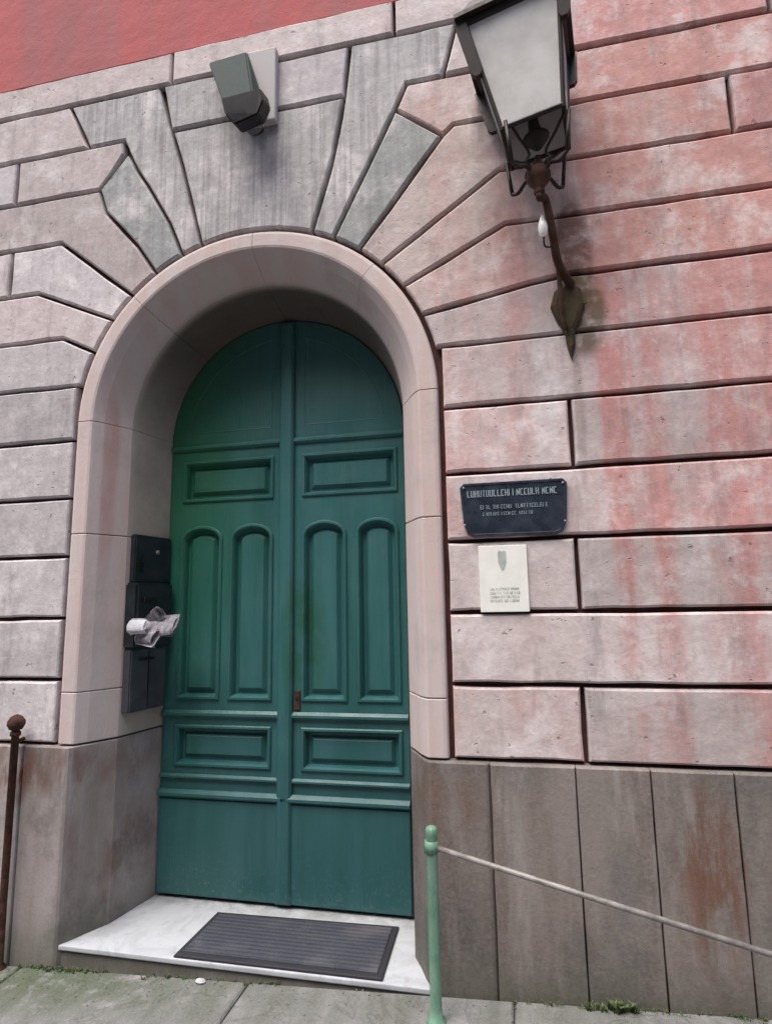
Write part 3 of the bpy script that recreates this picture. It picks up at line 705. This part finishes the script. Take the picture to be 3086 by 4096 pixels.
bm = bmesh.new(); loops(bm, [(xa, zb2), (xb, zb2), (xb, za), (xa, za)], [(0, .004), (0, -.012), (.002, -.015)]); from_bm('card', bm, M_paper, nb)
xm = (xa+xb)/2-.003
cr_ = [(xm-.018, za-.030), (xm-.010, za-.022), (xm, za-.028), (xm+.010, za-.022), (xm+.018, za-.030), (xm+.017, za-.075), (xm+.008, za-.10), (xm, za-.112), (xm-.008, za-.10), (xm-.017, za-.075)]
bm = bmesh.new(); loops(bm, clean(cr_), [(0, -.0145), (0, -.0165)], back=False); from_bm('crest', bm, M_grey_ink, nb)
for i in range(4): letters(xa+.045, xb-.035, zb2+.095-.017*i, .010, 20+i, M_grey_ink, -.0162, nb, w_=.55)

# ---------------------------------------------------------------- letterboxes and entry panel on the left reveal
def on_reveal(name, label, cat, y0, y1, z0, z1, th, mat, bev=.006):
    """box standing on the left reveal between depths y0..y1, sticking out by th"""
    def rx(y): return CX-(.774+(.719-.774)*(y-.186)/(.513-.186)) if y > .186 else CX-(.782+(.874-.782)*(.172-y)/(.166))
    root = empty(name, label, cat, (rx(y0), y0, z0))
    bm = bmesh.new(); v = [bm.verts.new((x, y, z)) for (x, y) in ((rx(y0)-.03, y0), (rx(y0)+th, y0), (rx(y1)+th, y1), (rx(y1)-.03, y1)) for z in (z0, z1)]
    for q in ((0, 2, 4, 6), (1, 7, 5, 3)): bm.faces.new([v[i] for i in q])
    for i in range(4): a, b = i*2, ((i+1) % 4)*2; bm.faces.new((v[a], v[a+1], v[b+1], v[b]))
    bmesh.ops.bevel(bm, geom=list(bm.edges), offset=bev, segments=2, affect='EDGES'); from_bm('casing', bm, mat, root)
    return root, rx
ep, rx = on_reveal('entry_panel', 'black entry phone panel with a small lit button at the top of the left reveal', 'entry phone', .215, .49, 1.772, 2.035, .030, M_box)
bm = bmesh.new(); c = (rx(.38)+.030, .38, 1.945)
tube(bm, [(c[0]-.004, c[1], c[2]), (c[0]+.006, c[1]-.001, c[2])], .014, 12); from_bm('call_button', bm, M_rail, ep, True)
bm = bmesh.new()
for i in range(5): box(bm, rx(.28)+.0275, rx(.28)+.0305, .23, .33, 1.83+i*.014, 1.835+i*.014)
from_bm('speaker_grille', bm, M_black, ep)
lb, rx = on_reveal('letterbox', 'black letterbox under the entry panel with newspapers stuck in it', 'letterbox', .195, .47, 1.415, 1.770, .070, M_box, .012)
bm = bmesh.new(); box(bm, rx(.30)+.069, rx(.30)+.077, .23, .42, 1.66, 1.69, .003); from_bm('flap', bm, M_black, lb)
lb2, rx = on_reveal('letterbox', 'slate grey letterbox lowest on the left reveal', 'letterbox', .20, .46, 1.085, 1.412, .045, M_box2, .006)
bm = bmesh.new(); box(bm, rx(.33)+.044, rx(.33)+.048, .325, .331, 1.10, 1.40); from_bm('door_gap', bm, M_black, lb2)
bm = bmesh.new(); box(bm, rx(.33)+.040, rx(.33)+.052, .25, .41, 1.35, 1.365, .002); from_bm('slot', bm, M_black, lb2)
nw = empty('newspapers', 'crumpled folded newspapers sticking out of the black letterbox', 'newspaper', (-1.98, .2, 1.5))
def folded(p0, d, side, L, Wd, mat, seed):
    """a newspaper folded twice: bent sheets lying on each other"""
    rr = random.Random(seed); p0 = Vector(p0); d = Vector(d).normalized(); s_ = (Vector(side)-d*Vector(side).dot(d)).normalized(); u = d.cross(s_).normalized()
    if u.z < 0: u = -u
    bm = bmesh.new(); nu, nv = 9, 12
    for k in range(4):
        sag = rr.uniform(.015, .045); tw = rr.uniform(-.25, .25); ln = L*rr.uniform(.88, 1.05); off = u*(k*.007)+s_*rr.uniform(-.006, .006); g_ = []
        for i in range(nu+1):
            t = i/nu; row = []
            for j in range(nv+1):
                q = (j/nv-.5)*2; fold = (1-q*q)**.5*.020 if k % 2 == 0 else -(1-q*q)**.5*.008
                p = p0+off+d*(ln*t+rr.uniform(-.002, .002)*(i == nu))+s_*(q*Wd/2*(1-.12*t)+tw*t*.02)+u*(fold-sag*t*t+rr.uniform(-.0012, .0012))
                row.append(bm.verts.new(p))
            g_.append(row)
        for a_, b_ in zip(g_, g_[1:]):
            for j in range(nv): bm.faces.new((a_[j], a_[j+1], b_[j+1], b_[j]))
    bmesh.ops.solidify(bm, geom=list(bm.faces), thickness=.0012)
    for v_ in list(bm.verts): pass
    o = from_bm('folded_sheet', bm, mat, nw); o['kind'] = 'stuff'; return o
folded((-2.00, .24, 1.500), (.95, -.25, .22), (.15, .5, .8), .235, .115, M_news, 1)
folded((-2.01, .17, 1.530), (.9, -.45, .15), (.1, .3, .9), .10, .075, M_white, 2)
folded((-1.99, .27, 1.525), (.8, -.35, .55), (.3, .3, -.8), .16, .085, M_news, 4)
folded((-1.99, .22, 1.480), (.9, -.55, -.02), (.1, .5, .7), .15, .09, M_news, 6)

# ---------------------------------------------------------------- green post and rail
hr = empty('handrail', 'sage green iron post with thin pale rail sloping along the stone plinth', 'handrail', (-.386, -.20, 0))
px_, pz = W(1724, 3309, -.2)
bm = bmesh.new(); lathe(bm, (px_, -.20, gz(px_)), [(.036, 0), (.036, .008), (.025, .014), (.0225, .05), (.0225, pz-gz(px_)-.03), (.0235, pz-gz(px_)-.026), (.0235, pz-gz(px_)-.010), (.020, pz-gz(px_)), (.008, pz-gz(px_)+.006)], 18); from_bm('post', bm, M_post, hr, True)
a = P3(1724, 3385, -.2); b = P3(3086, 3818, -.2); d = (Vector(b)-Vector(a))
bm = bmesh.new(); tube(bm, [a, Vector(a)+d*.5+Vector((0, 0, -.002)), Vector(a)+d*1.25], .0105, 10); from_bm('rail', bm, M_rail, hr, True)
bm = bmesh.new(); tube(bm, [(a[0], -.2, a[2]-.022), (a[0], -.2, a[2]+.022)], .027, 14); from_bm('collar', bm, M_post, hr, True)
e = Vector(a)+d*1.25; bm = bmesh.new(); lathe(bm, (e.x, e.y, gz(e.x)), [(.022, 0), (.018, .02), (.018, max(.05, e.z-gz(e.x)+.02))], 14); from_bm('end_post', bm, M_post, hr, True)

# ---------------------------------------------------------------- rusty iron post at the left edge
c = P3(66, 2895, -.075)
rb = empty('iron_post', 'slim rusty iron post with ball top against the plinth at the far left', 'post', (c[0], -.075, gz(c[0])))
bm = bmesh.new(); lathe(bm, (c[0], -.075, gz(c[0])-.01), [(.034, 0), (.034, .015), (.019, .03), (.017, .30), (.018, c[2]-gz(c[0])-.05), (.025, c[2]-gz(c[0])-.045), (.025, c[2]-gz(c[0])-.03), (.014, c[2]-gz(c[0])-.02)], 14); from_bm('shaft', bm, M_rust, rb, True)
bm = bmesh.new(); lathe(bm, (c[0], -.075, c[2]-.035), [(.010, 0), (.030, .010), (.041, .032), (.040, .048), (.026, .070), (.006, .080)], 16); from_bm('ball', bm, M_rust, rb, True)
bm = bmesh.new(); tube(bm, [(c[0], -.075, c[2]-.09), (c[0]-.01, -.02, c[2]-.085), (c[0]-.02, .004, c[2]-.085)], .010, 8); from_bm('wall_tie', bm, M_rust, rb, True)

# ---------------------------------------------------------------- weeds, moss, grit
def tuft(bm, x, y, z, n, h, spread, rr):
    for _ in range(n):
        a = rr.uniform(0, 2*math.pi); r = rr.uniform(0, spread); bx, by = x+r*math.cos(a), min(-.042, y+r*math.sin(a)*.6)
        hh = h*rr.uniform(.4, 1); lean_ = rr.uniform(.2, .9)*hh; w0 = rr.uniform(.003, .007)*(h/.06)
        da = rr.uniform(0, 2*math.pi); dx, dy = math.cos(da), math.sin(da)
        if by+dy*lean_ > -.038: dy = -abs(dy)
        p0 = Vector((bx, by, z)); p1 = p0+Vector((dx*lean_*.4, dy*lean_*.4, hh*.7)); p2 = p0+Vector((dx*lean_, dy*lean_, hh*rr.uniform(.7, 1)))
        s = Vector((-dy, dx, 0))*w0
        v = [bm.verts.new(q) for q in (p0-s*.5, p0+s*.5, p1+s*1.2, p1-s*1.2, p2)]
        bm.faces.new((v[0], v[1], v[2], v[3])); bm.faces.new((v[3], v[2], v[4]))
rr = random.Random(11)
bm = bmesh.new()
for i in range(9):
    x = .17+.022*i+rr.uniform(-.01, .01); tuft(bm, x, -.055-rr.uniform(0, .02), gz(x)-.004, 18, .030+.026*math.exp(-((x-.30)/.05)**2), .022, rr)
wd = from_bm('weed', bm, M_leaf); wd['label'] = 'bright green weed tuft growing at the foot of the plinth right of the post'; wd['category'] = 'weed'
bm = bmesh.new()
for i in range(60):
    x = rr.uniform(-.10, 1.1); tuft(bm, x, -.045-abs(rr.gauss(0, .01)), gz(x)-.004, 9, .020, .02, rr)
o = from_bm('grass', bm, M_moss); o['kind'] = 'stuff'; o['label'] = 'low grass in the crack at the foot of the right plinth'; o['category'] = 'grass'
bm = bmesh.new()
for i in range(90):
    x = rr.choice([rr.uniform(-2.9, -2.0), rr.uniform(-2.3, -1.9), rr.uniform(-1.75, -1.05)]); tuft(bm, x, -.045-abs(rr.gauss(0, .012)), gz(x)-.004, 10, .022, .018, rr)
for i in range(50):
    y = -.05-.55*rr.random(); x = x0s+rr.uniform(-.006, .006); tuft(bm, x, y, gz(x)-.006, 7, .014, .010, rr)
o = from_bm('grass', bm, M_moss); o['kind'] = 'stuff'; o['label'] = 'moss and short grass along the wall foot and paving joint on the left'; o['category'] = 'grass'
bm = bmesh.new()
for i in range(420):
    x = rr.uniform(-2.9, 1.3); y = -.045-abs(rr.gauss(0, .10)); s_ = rr.uniform(.0015, .005)
    m_ = Matrix.Translation((x, y, gz(x)+s_*.4)) @ Matrix.Rotation(rr.uniform(0, 6), 4, 'Z') @ Matrix.Diagonal((s_, s_*.8, s_*.6, 1))
    bmesh.ops.create_icosphere(bm, subdivisions=1, radius=1, matrix=m_)
o = from_bm('grit', bm, M_pave); o['kind'] = 'stuff'; o['label'] = 'loose grit gathered at the foot of the wall'; o['category'] = 'grit'
bm = bmesh.new(); x, y = -1.43, -.075
bmesh.ops.create_icosphere(bm, subdivisions=2, radius=1, matrix=Matrix.Translation((x, y, gz(x)+.008)) @ Matrix.Diagonal((.022, .016, .010, 1)))
for v_ in bm.verts: v_.co += Vector((rr.uniform(-.003, .003), rr.uniform(-.003, .003), rr.uniform(-.002, .002)))
o = from_bm('pebble', bm, M_marble); o['label'] = 'small white pebble on the pavement in front of the doorstep'; o['category'] = 'pebble'
